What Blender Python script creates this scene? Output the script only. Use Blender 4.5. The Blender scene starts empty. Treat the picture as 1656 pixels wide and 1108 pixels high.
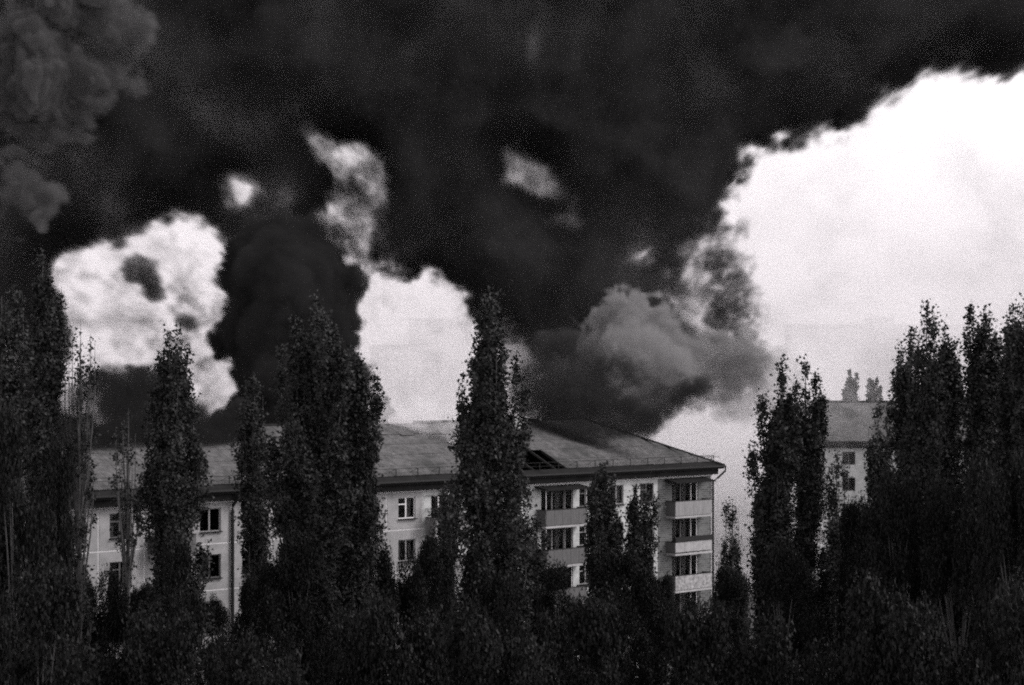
import bpy, math, random
import numpy as np
from mathutils import Vector

# ------------------------------------------------------------------ camera, light, exposure
S = bpy.context.scene
COL = S.collection
F = 3200.0            # focal length in pixels of the 1656 px wide photograph
CX, HY = 828.0, 614.0 # principal column, horizon row
CAMZ = 22.0
cd = bpy.data.cameras.new('camera')
cam = bpy.data.objects.new('camera', cd); COL.objects.link(cam); S.camera = cam
cam.location = (0, 0, CAMZ); cam.rotation_euler = (math.pi / 2, 0, 0)
cd.sensor_width = 36.0; cd.lens = 36.0 * F / 1656.0
cd.shift_y = (HY - 554.0) / 1656.0
cd.clip_start = 0.5; cd.clip_end = 6000

SUN_EL, SUN_AZ = math.radians(44), math.radians(96)   # azimuth measured from the view direction towards the right
W = bpy.data.worlds.new('World'); S.world = W; W.use_nodes = True
wn = W.node_tree; bg = wn.nodes['Background']
sky = wn.nodes.new('ShaderNodeTexSky'); sky.sky_type = 'NISHITA'; sky.sun_disc = False
sky.sun_elevation = SUN_EL; sky.sun_rotation = SUN_AZ
sky.air_density = 1.0; sky.dust_density = 1.0; sky.altitude = 100
bw = wn.nodes.new('ShaderNodeRGBToBW')                 # black-and-white film
tint = wn.nodes.new('ShaderNodeCombineColor')
wn.links.new(sky.outputs[0], bw.inputs[0])
for i, k in enumerate((1.0, 0.975, 0.99)):
    m_ = wn.nodes.new('ShaderNodeMath'); m_.operation = 'MULTIPLY'; m_.inputs[1].default_value = k
    wn.links.new(bw.outputs[0], m_.inputs[0]); wn.links.new(m_.outputs[0], tint.inputs[i])
wn.links.new(tint.outputs[0], bg.inputs[0]); bg.inputs[1].default_value = 0.15
ld = bpy.data.lights.new('sun', 'SUN'); ld.energy = 0.6; ld.angle = math.radians(12); ld.color = (1, 0.98, 0.97)
sun = bpy.data.objects.new('sun', ld); COL.objects.link(sun); sun.location = (60, 60, 90)
sd = Vector((math.cos(SUN_EL) * math.sin(SUN_AZ), math.cos(SUN_EL) * math.cos(SUN_AZ), math.sin(SUN_EL)))
sun.rotation_euler = sd.to_track_quat('Z', 'Y').to_euler()
vs = S.view_settings
vs.view_transform = 'Standard'; vs.look = 'None'; vs.gamma = 1; vs.use_curve_mapping = False
vs.exposure = 1.7
try:
    S.cycles.volume_step_rate = 2.6
    S.cycles.sample_clamp_indirect = 0.5; S.cycles.use_adaptive_sampling = False; S.cycles.use_denoising = False; S.cycles.filter_width = 2.0   # keep the grain
    S.cycles.volume_bounces = 4
    S.cycles.max_bounces = 8; S.cycles.diffuse_bounces = 2; S.cycles.transparent_max_bounces = 12
except Exception:
    pass

RNG = np.random.default_rng(7)
random.seed(7)

def PX(px, py, Y):
    """the point at distance Y (metres) that shows at photograph pixel px, py"""
    return ((px - CX) / F * Y, Y, CAMZ + (HY - py) / F * Y)

# ------------------------------------------------------------------ materials
def mat(name, col, rough=0.85, noise=0.0, scale=2.0, detail=6, bump=0.0, spec=0.3, stretch=None, dark=None, thresh=None):
    m = bpy.data.materials.new(name); m.use_nodes = True
    nt = m.node_tree; b = nt.nodes['Principled BSDF']
    c = (col, col * 0.97, col * 0.985) if isinstance(col, (int, float)) else col
    b.inputs['Base Color'].default_value = (*c, 1); b.inputs['Roughness'].default_value = rough
    b.inputs['Specular IOR Level'].default_value = spec
    if noise or bump:
        tc = nt.nodes.new('ShaderNodeTexCoord'); mp = nt.nodes.new('ShaderNodeMapping')
        nt.links.new(tc.outputs['Object'], mp.inputs[0])
        if stretch: mp.inputs['Scale'].default_value = stretch
        n = nt.nodes.new('ShaderNodeTexNoise'); n.inputs['Scale'].default_value = scale; n.inputs['Detail'].default_value = detail
        n.inputs['Roughness'].default_value = 0.65
        nt.links.new(mp.outputs[0], n.inputs['Vector'])
        r = nt.nodes.new('ShaderNodeMapRange'); r.inputs[1].default_value = 0.3; r.inputs[2].default_value = 0.7
        r.inputs[3].default_value = 1 - noise; r.inputs[4].default_value = 1 + noise
        nt.links.new(n.outputs[0], r.inputs[0])
        mx = nt.nodes.new('ShaderNodeVectorMath'); mx.operation = 'SCALE'; mx.inputs[0].default_value = c
        nt.links.new(r.outputs[0], mx.inputs['Scale']); last = mx.outputs[0]
        if dark is not None:
            n2 = nt.nodes.new('ShaderNodeTexNoise'); n2.inputs['Scale'].default_value = 0.35; n2.inputs['Detail'].default_value = 8
            n2.inputs['Roughness'].default_value = 0.7
            nt.links.new(mp.outputs[0], n2.inputs['Vector'])
            r2 = nt.nodes.new('ShaderNodeMapRange'); r2.inputs[1].default_value = thresh[0]; r2.inputs[2].default_value = thresh[1]
            nt.links.new(n2.outputs[0], r2.inputs[0])
            m2 = nt.nodes.new('ShaderNodeMix'); m2.data_type = 'RGBA'
            nt.links.new(r2.outputs[0], m2.inputs[0]); nt.links.new(last, m2.inputs[6]); m2.inputs[7].default_value = (dark, dark, dark, 1)
            last = m2.outputs[2]
        nt.links.new(last, b.inputs['Base Color'])
        if bump:
            bp = nt.nodes.new('ShaderNodeBump'); bp.inputs['Strength'].default_value = bump; bp.inputs['Distance'].default_value = 0.03
            nt.links.new(n.outputs[0], bp.inputs['Height']); nt.links.new(bp.outputs[0], b.inputs['Normal'])
    return m

def brick_mat(name, c1, c2, mortar, noise=0.2):
    m = mat(name, c1, 0.9, noise=noise, scale=1.2, detail=8)
    nt = m.node_tree; b = nt.nodes['Principled BSDF']
    tc = nt.nodes.new('ShaderNodeTexCoord'); mp = nt.nodes.new('ShaderNodeMapping'); mp.inputs['Rotation'].default_value = (math.pi / 2, 0, 0)
    br = nt.nodes.new('ShaderNodeTexBrick'); br.inputs['Scale'].default_value = 1.0
    br.inputs['Brick Width'].default_value = 0.52; br.inputs['Row Height'].default_value = 0.16; br.inputs['Mortar Size'].default_value = 0.02
    br.inputs['Color1'].default_value = (c1, c1, c1, 1); br.inputs['Color2'].default_value = (c2, c2, c2, 1); br.inputs['Mortar'].default_value = (mortar, mortar, mortar, 1)
    nt.links.new(tc.outputs['Object'], mp.inputs[0]); nt.links.new(mp.outputs[0], br.inputs[0])
    old = b.inputs['Base Color'].links[0].from_node
    vm = nt.nodes.new('ShaderNodeVectorMath'); vm.operation = 'SCALE'
    nt.links.new(br.outputs[0], vm.inputs[0])
    nt.links.new(old.inputs['Scale'].links[0].from_socket, vm.inputs['Scale'])
    nt.links.new(vm.outputs[0], b.inputs['Base Color'])
    return m

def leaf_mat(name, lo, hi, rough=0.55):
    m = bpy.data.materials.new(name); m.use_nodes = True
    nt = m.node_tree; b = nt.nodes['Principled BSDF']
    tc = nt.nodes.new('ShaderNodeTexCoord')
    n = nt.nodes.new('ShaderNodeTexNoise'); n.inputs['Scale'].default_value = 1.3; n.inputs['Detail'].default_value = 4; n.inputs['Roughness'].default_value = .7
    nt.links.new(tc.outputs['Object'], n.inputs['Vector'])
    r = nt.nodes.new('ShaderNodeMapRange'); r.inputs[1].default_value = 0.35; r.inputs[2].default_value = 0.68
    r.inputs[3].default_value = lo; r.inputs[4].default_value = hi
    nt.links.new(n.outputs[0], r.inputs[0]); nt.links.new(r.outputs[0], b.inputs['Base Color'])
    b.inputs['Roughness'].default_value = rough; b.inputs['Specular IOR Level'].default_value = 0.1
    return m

M = dict(
    panel=mat('pebble_dash_panel', 0.21, noise=0.22, scale=1.3, detail=10, bump=0.3, dark=0.14, thresh=(0.48, 0.72)),
    joint=mat('light_joint', 0.40, noise=0.12, scale=2),
    white_wall=brick_mat('whitewashed_brick', 0.33, 0.25, 0.29),
    brick=brick_mat('bare_brick', 0.085, 0.045, 0.12),
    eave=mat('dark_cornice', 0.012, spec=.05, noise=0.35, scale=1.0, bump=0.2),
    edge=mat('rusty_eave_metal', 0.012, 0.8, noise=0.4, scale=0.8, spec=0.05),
    trim=mat('white_trim', 0.40, noise=0.1),
    metal=mat('dark_metal', 0.015, 0.7, spec=.1),
    sheet=mat('asbestos_sheet', 0.08, 0.9, spec=.1, noise=0.45, scale=2.2, detail=9, bump=0.4, dark=0.04, thresh=(0.5, 0.68)),
    char=mat('charred_timber', 0.015, 0.95, noise=0.4, scale=3),
    frame=mat('white_frame', 0.5, 0.6, noise=0.08),
    grey_frame=mat('grey_frame', 0.16, 0.7, noise=0.1),
    dframe=mat('dark_frame', 0.06, 0.7, noise=0.1),
    curtain=mat('curtain', 0.30, 0.9, noise=0.2, scale=6, stretch=(6, 6, .3)),
    room=mat('room_plaster', 0.10, 0.9, noise=0.1),
    slab=mat('concrete_slab', 0.24, 0.9, noise=0.2, scale=1.5),
    boards=mat('balcony_boards', 0.16, 0.85, noise=0.25, scale=2.5, stretch=(5, 5, .5)),
    boards_dark=mat('balcony_boards_dark', 0.07, 0.85, noise=0.25, scale=2.5, stretch=(5, 5, .5)),
    boards_light=mat('balcony_boards_light', 0.23, 0.85, noise=0.2, scale=2.5),
    mottled=mat('patterned_boards', 0.2, 0.85, noise=0.55, scale=4, detail=3),
    bark=mat('bark', 0.05, 0.9, noise=0.35, scale=4, stretch=(3, 3, .6), bump=0.4),
    ground=mat('dark_grass', 0.04, 0.95, noise=0.4, scale=0.4, bump=0.3),
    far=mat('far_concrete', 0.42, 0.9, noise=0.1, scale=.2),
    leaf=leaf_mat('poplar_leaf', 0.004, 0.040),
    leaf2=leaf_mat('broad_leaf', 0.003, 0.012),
    pot=mat('plant_pot', 0.05, 0.8),
)
g = bpy.data.materials.new('window_glass'); g.use_nodes = True
nt = g.node_tree; nt.nodes.clear()
o_ = nt.nodes.new('ShaderNodeOutputMaterial'); mx_ = nt.nodes.new('ShaderNodeMixShader')
tr_ = nt.nodes.new('ShaderNodeBsdfTransparent'); tr_.inputs[0].default_value = (.6, .6, .6, 1)
gl_ = nt.nodes.new('ShaderNodeBsdfGlossy'); gl_.inputs['Roughness'].default_value = 0.04
mx_.inputs[0].default_value = 0.03; nt.links.new(tr_.outputs[0], mx_.inputs[1]); nt.links.new(gl_.outputs[0], mx_.inputs[2]); nt.links.new(mx_.outputs[0], o_.inputs[0])
M['glass'] = g
# corrugation on the roof sheets
nt = M['sheet'].node_tree; b_ = nt.nodes['Principled BSDF']
tc_ = nt.nodes.new('ShaderNodeTexCoord'); wv = nt.nodes.new('ShaderNodeTexWave'); wv.bands_direction = 'X'
wv.inputs['Scale'].default_value = 1.6; wv.inputs['Distortion'].default_value = 0.0
nt.links.new(tc_.outputs['Object'], wv.inputs[0])
bp_ = nt.nodes.new('ShaderNodeBump'); bp_.inputs['Distance'].default_value = 0.04; bp_.inputs['Strength'].default_value = 0.7
nt.links.new(wv.outputs[1], bp_.inputs['Height'])
old_ = b_.inputs['Normal'].links[0].from_socket
nt.links.new(old_, bp_.inputs['Normal']); nt.links.new(bp_.outputs[0], b_.inputs['Normal'])

# ------------------------------------------------------------------ mesh helpers
class MB:
    """collects boxes, prisms and tubes and links them as ONE mesh"""
    def __init__(s): s.v = []; s.f = []
    def add(s, vs_, fs_):
        n = len(s.v); s.v += [tuple(p) for p in vs_]; s.f += [tuple(i + n for i in f) for f in fs_]; return s
    def box(s, x0, x1, y0, y1, z0, z1):
        return s.add([(x0, y0, z0), (x1, y0, z0), (x1, y1, z0), (x0, y1, z0), (x0, y0, z1), (x1, y0, z1), (x1, y1, z1), (x0, y1, z1)],
                     [(0, 3, 2, 1), (4, 5, 6, 7), (0, 1, 5, 4), (1, 2, 6, 5), (2, 3, 7, 6), (3, 0, 4, 7)])
    def slab(s, quad, thick, n):
        q = [Vector(p) for p in quad]; n = Vector(n).normalized() * thick
        k = len(q)
        return s.add([p for p in q] + [p + n for p in q],
                     [tuple(range(k))[::-1], tuple(range(k, 2 * k))] + [(i, (i + 1) % k, (i + 1) % k + k, i + k) for i in range(k)])
    def tube(s, pts, rads, n=6):
        pts = [Vector(p) for p in pts]; vs_ = []; fs_ = []
        for i, p in enumerate(pts):
            d = (pts[min(i + 1, len(pts) - 1)] - pts[max(i - 1, 0)])
            d = d.normalized() if d.length else Vector((0, 0, 1))
            a = d.orthogonal().normalized(); b = d.cross(a)
            if abs(d.z) > .9: a = Vector((1, 0, 0)); b = d.cross(a).normalized(); a = b.cross(d)
            r = rads[i] if isinstance(rads, (list, tuple)) else rads
            for k in range(n):
                t = 2 * math.pi * k / n; vs_.append(p + a * (r * math.cos(t)) + b * (r * math.sin(t)))
        for i in range(len(pts) - 1):
            for k in range(n):
                fs_.append((i * n + k, i * n + (k + 1) % n, (i + 1) * n + (k + 1) % n, (i + 1) * n + k))
        fs_.append(tuple(range(n))[::-1]); fs_.append(tuple((len(pts) - 1) * n + k for k in range(n)))
        return s.add(vs_, fs_)
    def mesh(s, name, m):
        me = bpy.data.meshes.new(name); me.from_pydata(s.v, [], s.f)
        if m: me.materials.append(m)
        return me
    def build(s, name, m, parent=None):
        return link(name, s.mesh(name, m), parent)

def link(name, me, parent=None, loc=None):
    o = bpy.data.objects.new(name, me); COL.objects.link(o)
    if parent: o.parent = parent
    if loc: o.location = loc
    return o

def thing(name, label, cat, loc=(0, 0, 0), rz=0, group=None):
    o = bpy.data.objects.new(name, None); COL.objects.link(o); o.location = loc; o.rotation_euler = (0, 0, rz)
    o.empty_display_size = 0.5
    o['label'] = label; o['category'] = cat
    if group: o['group'] = group
    return o

def open_wall(b, x0, x1, z0, z1, y, openings, depth=0.16):
    """outward (+y) wall sheet with rectangular openings and their reveals"""
    ops = [(max(a, x0), min(c, x1), max(e, z0), min(f_, z1)) for a, c, e, f_ in openings if a < x1 and c > x0 and e < z1 and f_ > z0]
    xs = sorted({x0, x1, *[o[0] for o in ops], *[o[1] for o in ops]}); zs = sorted({z0, z1, *[o[2] for o in ops], *[o[3] for o in ops]})
    for i in range(len(xs) - 1):
        for j in range(len(zs) - 1):
            cx, cz = (xs[i] + xs[i + 1]) / 2, (zs[j] + zs[j + 1]) / 2
            if any(a < cx < c and e < cz < f_ for a, c, e, f_ in ops): continue
            b.add([(xs[i], y, zs[j]), (xs[i], y, zs[j + 1]), (xs[i + 1], y, zs[j + 1]), (xs[i + 1], y, zs[j])], [(0, 1, 2, 3)])
    for a, c, e, f_ in ops:
        yb = y - depth
        b.add([(a, y, e), (c, y, e), (c, yb, e), (a, yb, e)], [(0, 1, 2, 3)])
        b.add([(a, y, f_), (a, yb, f_), (c, yb, f_), (c, y, f_)], [(0, 1, 2, 3)])
        b.add([(a, y, e), (a, yb, e), (a, yb, f_), (a, y, f_)], [(0, 1, 2, 3)])
        b.add([(c, y, e), (c, y, f_), (c, yb, f_), (c, yb, e)], [(0, 1, 2, 3)])

def bars(b, y0, y1, xs, zs, t, lo, hi, zlo, zhi):
    for x in xs: b.box(x - t / 2, x + t / 2, y0, y1, zlo, zhi)
    for z, a, c in zs: b.box(a, c, y0 + .002, y1 - .002, z - t / 2, z + t / 2)

def window(parent, a, c, e, f, y, fm, style=0, curtain=None, rnd=None):
    """a casement window in the opening (a..c, e..f) whose frame front stands at y; local x runs to the LEFT in the picture"""
    t = 0.07
    fr = MB()
    fr.box(a, a + t, y - .08, y, e, f); fr.box(c - t, c, y - .08, y, e, f)
    fr.box(a + t, c - t, y - .08, y, e, e + t); fr.box(a + t, c - t, y - .08, y, f - t, f)
    mid = a + (c - a) * 0.52
    panes = []
    fr.box(mid - .05, mid + .05, y - .075, y + .01, e + t, f - t)
    zt = f - (f - e) * 0.33
    if style in (0, 2):
        fr.box(mid + .05, c - t, y - .07, y + .008, zt - .035, zt + .035)
        panes += [(mid + .05, c - t, e + t, zt - .035), (mid + .05, c - t, zt + .035, f - t), (a + t, mid - .05, e + t, f - t)]
    else:
        panes += [(mid + .05, c - t, e + t, f - t), (a + t, mid - .05, e + t, f - t)]
    w = fr.build('window', fm, parent)
    for (p, q, r, s_) in panes:
        MB().box(p, q, y - .05, y - .04, r, s_).build('pane', M['glass'], w)
    sl = MB().box(a - .04, c + .04, y - .02, y + .24, e - .05, e).build('sill', M['edge'], w)
    if curtain:
        x = a + .1
        b = MB()
        for (u0, u1) in curtain:
            p0, p1 = a + (c - a) * u0, a + (c - a) * u1
            n = max(2, int((p1 - p0) / .07))
            vs_, fs_ = [], []
            for i in range(n + 1):
                xx = p0 + (p1 - p0) * i / n; yy = y - .22 + (.03 if i % 2 else -.03)
                vs_ += [(xx, yy, e + .02), (xx, yy, f - .02)]
                if i: fs_.append((2 * i - 2, 2 * i, 2 * i + 1, 2 * i - 1))
            b.add(vs_, fs_)
        b.build('curtain', M['curtain'], w)
    return w

# ------------------------------------------------------------------ ground
gnd = MB().add([(-3000, -200, 0), (3000, -200, 0), (3000, 5000, 0), (-3000, 5000, 0)], [(0, 1, 2, 3)]).build('ground', M['ground'])
gnd['kind'] = 'structure'

# ------------------------------------------------------------------ the burning apartment block
# local frame: origin at the foot of its right-hand corner, +x along the facade (to the left in the picture), +y outwards to the camera
ORG = (15.1, 150.3, 0.0)
RZ = math.atan2(-0.711, -0.704)
A = thing('apartment_building', 'long five storey apartment block with burning slate roof, seen at an angle behind the poplars', 'building', ORG, RZ)
LEN, DEP, EZ = 68.0, 13.0, 14.8
RIDGE = 18.95
FL = [0.8 + 2.75 * k for k in range(5)]
SP = []     # openings (a, c, e, f, kind)
win_cols = [(6.65, 8.17), (10.0, 11.4), (13.3, 14.7), (20.6, 22.1), (23.6, 25.1), (30.4, 31.9), (33.6, 35.1), (40.0, 41.5), (43.0, 44.5), (46.05, 47.6), (52.35, 53.85), (55.4, 56.95), (58.5, 60.0), (64.7, 66.2)]
bal_cols = [(1.0, 5.3), (14.9, 19.1), (26.2, 29.5), (36.2, 39.0), (48.5, 51.3), (61.0, 64.0)]
def bal_open(k, a, c):
    return (a + .55, c - .75) if k == 0 else (a + .45, c - .5)
for z in FL:
    for a, c in win_cols: SP.append((a, c, z + 1.2, z + 2.6))
    for k, (a, c) in enumerate(bal_cols):
        p, q = bal_open(k, a, c)
        SP.append((p + .85, q, z + 1.0, z + 2.6)); SP.append((p, p + .85, z + .12, z + 2.6))
# outer walls
b = MB(); open_wall(b, 0, 6.2, 0, EZ, 0.0, SP); b.build('brick_wall', M['brick'], A)
b = MB(); open_wall(b, 6.2, 29.8, 0, EZ, 0.004, SP); b.build('wall', M['white_wall'], A)
b = MB(); open_wall(b, 29.8, LEN, 0, EZ, 0.0, SP); b.build('wall', M['joint'], A)
b = MB()
b.add([(0, 0, 0), (0, -DEP, 0), (0, -DEP, EZ), (0, 0, EZ)], [(0, 1, 2, 3)])
b.build('end_wall', M['brick'], A)
b = MB()
b.add([(LEN, 0, 0), (LEN, -DEP, 0), (LEN, -DEP, EZ), (LEN, 0, EZ)], [(3, 2, 1, 0)])
b.add([(0, -DEP, 0), (LEN, -DEP, 0), (LEN, -DEP, EZ), (0, -DEP, EZ)], [(0, 1, 2, 3)])
b.build('rear_wall', M['panel'], A)
b = MB()
for z in FL + [EZ]: b.box(.05, LEN - .05, -DEP + .05, -.2, z - .22, z - .02)
for x in (3.2, 6.2, 9.1, 12.3, 14.8, 19.3, 23, 26, 29.8, 32.9, 36, 39.1, 42.2, 45.3, 48.4, 51.5, 54.6, 57.7, 60.8, 63.9): b.box(x - .06, x + .06, -DEP + .1, -.22, .8, EZ - .25)
b.box(.1, LEN - .1, -5.1, -5, .8, EZ - .25)
b.build('inner_structure', M['room'], A)
# wall panels of the left part: one per bay and storey, light joints showing between them
bays = [29.8 + 3.1 * k for k in range(13)]
for i in range(len(bays) - 1):
    x0, x1 = bays[i] + .045, min(bays[i + 1] - .045, LEN)
    for j, z in enumerate(FL):
        z0, z1 = (0.3 if j == 0 else z + .545), (EZ - .02 if j == 4 else z + 2.75 + .455)
        b = MB(); open_wall(b, x0, x1, z0, z1, .022, SP, .04)
        # thickness of the panel edge
        b.add([(x0, .022, z0), (x0, 0, z0), (x0, 0, z1), (x0, .022, z1)], [(0, 1, 2, 3)])
        b.add([(x1, .022, z0), (x1, 0, z0), (x1, 0, z1), (x1, .022, z1)], [(3, 2, 1, 0)])
        b.add([(x0, .022, z1), (x0, 0, z1), (x1, 0, z1), (x1, .022, z1)], [(0, 1, 2, 3)])
        b.add([(x0, .022, z0), (x0, 0, z0), (x1, 0, z0), (x1, .022, z0)], [(3, 2, 1, 0)])
        b.build('wall_panel', M['panel'], A)
# windows
rr = random.Random(3)
for j, z in enumerate(FL):
    for k, (a, c) in enumerate(win_cols):
        fm = M['dframe'] if rr.random() < .55 else M['grey_frame']
        cur = rr.choice([[(.05, .45)], [(.55, .95)], [(.05, .3), (.7, .95)], [(.05, .95)], None, None])
        if (k == 5 and j == 4) or (k == 8 and j == 2): fm = M['frame']; cur = [(.06, .46)]
        if k == 0 and j == 4: fm = M['dframe']; cur = [(.5, .95)]
        window(A, a, c, z + 1.2, z + 2.6, -.07, fm, k % 2 if fm is not M['frame'] else 0, cur)
    for k, (a, c) in enumerate(bal_cols):
        p, q = bal_open(k, a, c)
        fm = M['frame'] if k in (0, 2) or (k == 1 and j == 2) else M['grey_frame']
        window(A, p + .85, q, z + 1.0, z + 2.6, -.07, M['dframe'] if k == 0 else fm, 1, [(.1, .42), (.62, .78)] if k == 0 else [(.1, .3)])
        d = MB()
        d.box(p, p + .09, -.15, -.06, z + .12, z + 2.6); d.box(p + .74, p + .85, -.15, -.04, z + .12, z + 2.6)
        d.box(p + .09, p + .74, -.15, -.06, z + .12, z + .85); d.box(p + .09, p + .74, -.15, -.06, z + 2.5, z + 2.6)
        dd = d.build('balcony_door', fm if k != 0 else M['frame'], A)
        MB().box(p + .09, p + .74, -.12, -.11, z + .85, z + 2.5).build('pane', M['glass'], dd)
# balconies: part of the block, with their own slab, boards, rails and posts
rb = random.Random(11)
for j, z in enumerate(FL[1:], 1):
    for k, (a, c) in enumerate(bal_cols):
        pr = 0.95
        bl = MB().box(a, c, .006, pr, z - .06, z + .08).build('balcony', M['slab'], A)
        n = 4 if k != 1 else 5
        bm_ = {0: {4: 'boards', 3: 'boards_light', 2: 'mottled', 1: 'boards'}[j], 1: 'boards_dark', 2: 'boards'}.get(k, rb.choice(['boards', 'boards_dark', 'boards_light']))
        z0, z1 = z + .12, z + 1.18
        if k == 0 and j == 3: z0, z1 = z + .18, z + .92
        for i in range(n):
            xa, xb = a + .03 + (c - a - .06) * i / n, a + .03 + (c - a - .06) * (i + 1) / n - .02
            MB().box(xa, xb, pr - .05 + rb.uniform(-.008, .008), pr - .02, z0, z1).build('front_board', M[bm_], bl)
        for sx in (a + .02, c - .05):
            MB().box(sx, sx + .03, .02, pr - .07, z0, z1).build('side_board', M[bm_ if k != 0 else 'boards_dark'], bl)
        r = MB(); r.box(a, c, pr - .07, pr, z1 + .003, z1 + .05); r.box(a, a + .05, .01, pr - .072, z1 + .003, z1 + .05); r.box(c - .05, c, .01, pr - .072, z1 + .003, z1 + .05)
        if k == 0 and j == 3: r.box(a - .02, c + .02, pr - .25, pr + .06, z1 + .05, z1 + .36)
        r.build('handrail', M['metal'], bl)
        if (k, j) in ((0, 4), (1, 4), (2, 4), (3, 4), (4, 3), (1, 3)):
            for sx in (a + .03, c - .07):
                MB().box(sx, sx + .04, pr - .06, pr - .02, z1 + .05, z + 2.62).build('post', M['trim' if k == 1 else 'metal'], bl)
        if (k, j) in ((0, 4), (1, 4), (4, 2)):
            ca = MB(); ca.add([(a - .15, .02, z + 2.84), (c + .15, .02, z + 2.84), (c + .15, pr + .25, z + 2.64), (a - .15, pr + .25, z + 2.64),
                               (a - .15, .02, z + 2.77), (c + .15, .02, z + 2.77), (c + .15, pr + .25, z + 2.54), (a - .15, pr + .25, z + 2.54)],
                              [(0, 3, 2, 1), (4, 5, 6, 7), (3, 7, 6, 2), (0, 1, 5, 4), (0, 4, 7, 3), (1, 2, 6, 5)])
            ca.build('canopy', M['edge'] if k != 4 else M['slab'], bl)
        if (k, j) == (2, 4):
            r2 = MB()
            for zz in (z + 1.75, z + 2.6): r2.box(a + .03, c - .03, pr - .055, pr - .03, zz - .02, zz + .02); r2.box(c - .06, c - .03, .02, pr - .06, zz - .02, zz + .02)
            r2.build('rail_frame', M['metal'], bl)
# flower pot hung at the balcony corner
pt = MB()
pc = (29.45, 1.1, FL[4] + 1.1)
ptm = MB(); vs_ = []
for (r, z) in ((.13, 0), (.18, .22), (.2, .24)):
    for i in range(10): vs_.append((pc[0] + r * math.cos(i * .6283), pc[1] + r * math.sin(i * .6283), pc[2] + z))
ptm.add(vs_, [tuple(range(9, -1, -1))] + [(q * 10 + i, q * 10 + (i + 1) % 10, (q + 1) * 10 + (i + 1) % 10, (q + 1) * 10 + i) for q in range(2) for i in range(10)] + [tuple(range(20, 30))])
Mx = lambda p: (ORG[0] + p[0] * math.cos(RZ) - p[1] * math.sin(RZ), ORG[1] + p[0] * math.sin(RZ) + p[1] * math.cos(RZ), p[2])
pot = thing('potted_plant', 'bushy potted plant hung on the corner of the top floor balcony', 'plant', ORG, RZ)
ptm.build('pot', M['pot'], pot)
# eaves, cornice, gutter
b = MB()
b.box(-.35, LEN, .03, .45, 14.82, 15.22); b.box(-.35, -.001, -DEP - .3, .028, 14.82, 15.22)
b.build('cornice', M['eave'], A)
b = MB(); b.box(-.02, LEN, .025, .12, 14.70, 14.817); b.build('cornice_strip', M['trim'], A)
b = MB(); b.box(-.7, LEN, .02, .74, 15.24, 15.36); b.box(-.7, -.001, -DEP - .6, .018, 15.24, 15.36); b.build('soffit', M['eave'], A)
b = MB(); b.tube([(-.75, .82, 15.42), (LEN, .82, 15.42)], .09, 6); b.build('gutter', M['metal'], A)
SY0, SZ0, SYR = .78, 15.42, -6.5                         # eave line, ridge line
slope = Vector((0, SYR - SY0, RIDGE - SZ0)); SL = slope.length; sdir = slope / SL
nrm = Vector((0, -sdir.z, sdir.y)); nrm = nrm if nrm.z > 0 else -nrm
HIP = 7.2                                                # ridge starts this far in from the right end
def roofpt(x, t, off=0.0):
    p = Vector((x, SY0, SZ0)) + sdir * t + nrm * off; return (p.x, p.y, p.z)
def hipx(t): return -.72 + (HIP + .72) * t / SL
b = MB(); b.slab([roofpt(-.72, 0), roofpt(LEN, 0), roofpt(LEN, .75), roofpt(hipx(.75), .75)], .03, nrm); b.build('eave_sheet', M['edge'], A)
# sheets of asbestos slate: one object each
rows = 5; rh = (SL - .7) / rows; cw = 1.24
holes = []
for s0, s1, t0, t1 in ((17.0, 22.8, .5, 3.4), (18.2, 23.6, 3.4, 5.0)): holes.append((s0, s1, t0, t1))
rs = random.Random(5); cnt = 0
for r_ in range(rows):
    t0, t1 = .7 + rh * r_ - (.0 if r_ == 0 else .12), .7 + rh * (r_ + 1)
    x = hipx(t0)
    first = True
    xs = np.arange(-1.2 + (r_ % 2) * .0, LEN, cw)
    for xx in xs:
        xa, xb = max(xx, hipx(t0)), min(xx + cw - .015, LEN)
        if xb - xa < .1: continue
        cxm = (xx + cw / 2); ctm = (t0 + t1) / 2
        if (r_ == 4 and 24 < cxm < 34 and rs.random() < .0): continue
        if any(h[0] + rs.uniform(-.6, .6) < cxm < h[1] + rs.uniform(-.6, .6) and h[2] < ctm < h[3] for h in holes): continue
        o1, o2 = .06 + rs.uniform(0, .012), .035 + rs.uniform(0, .01)
        yaw = rs.uniform(-.012, .012); sl_ = rs.uniform(-.03, .03)
        if abs(cxm - 27.5) < 11 and r_ == 4: sl_ -= rs.uniform(0, .35); o1 += rs.uniform(0, .1)
        xta, xtb = max(xa, hipx(t1)), xb
        if xtb <= xta: q = [roofpt(xa, t0 + sl_, o1), roofpt(xb, t0 + sl_, o1), roofpt(xb, min(t1, (xb + .72) / (HIP + .72) * SL), o2)]
        elif xta > xa + .01:
            q = [roofpt(xa, t0 + sl_, o1), roofpt(xb, t0 + sl_, o1), roofpt(xb, t1 + sl_, o2), roofpt(xta, t1 + sl_, o2)]
        else: q = [roofpt(xa, t0 + sl_, o1), roofpt(xb + yaw, t0 + sl_, o1), roofpt(xb + yaw, t1 + sl_, o2), roofpt(xa, t1 + sl_, o2)]
        MB().slab(q, .018, nrm).build('roof_sheet', M['sheet'], A); cnt += 1
b = MB()   # hip end, rear slope
b.slab([(-.72, SY0, SZ0), (-.72, -DEP - .78, SZ0), (HIP, SYR, RIDGE)], .03, (-.4, 0, 1))
b.slab([(-.72, -DEP - .78, SZ0), (LEN, -DEP - .78, SZ0), (LEN, SYR, RIDGE), (HIP, SYR, RIDGE)], .03, (0, -.4, 1))
b.build('rear_roof', M['sheet'], A)
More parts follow.
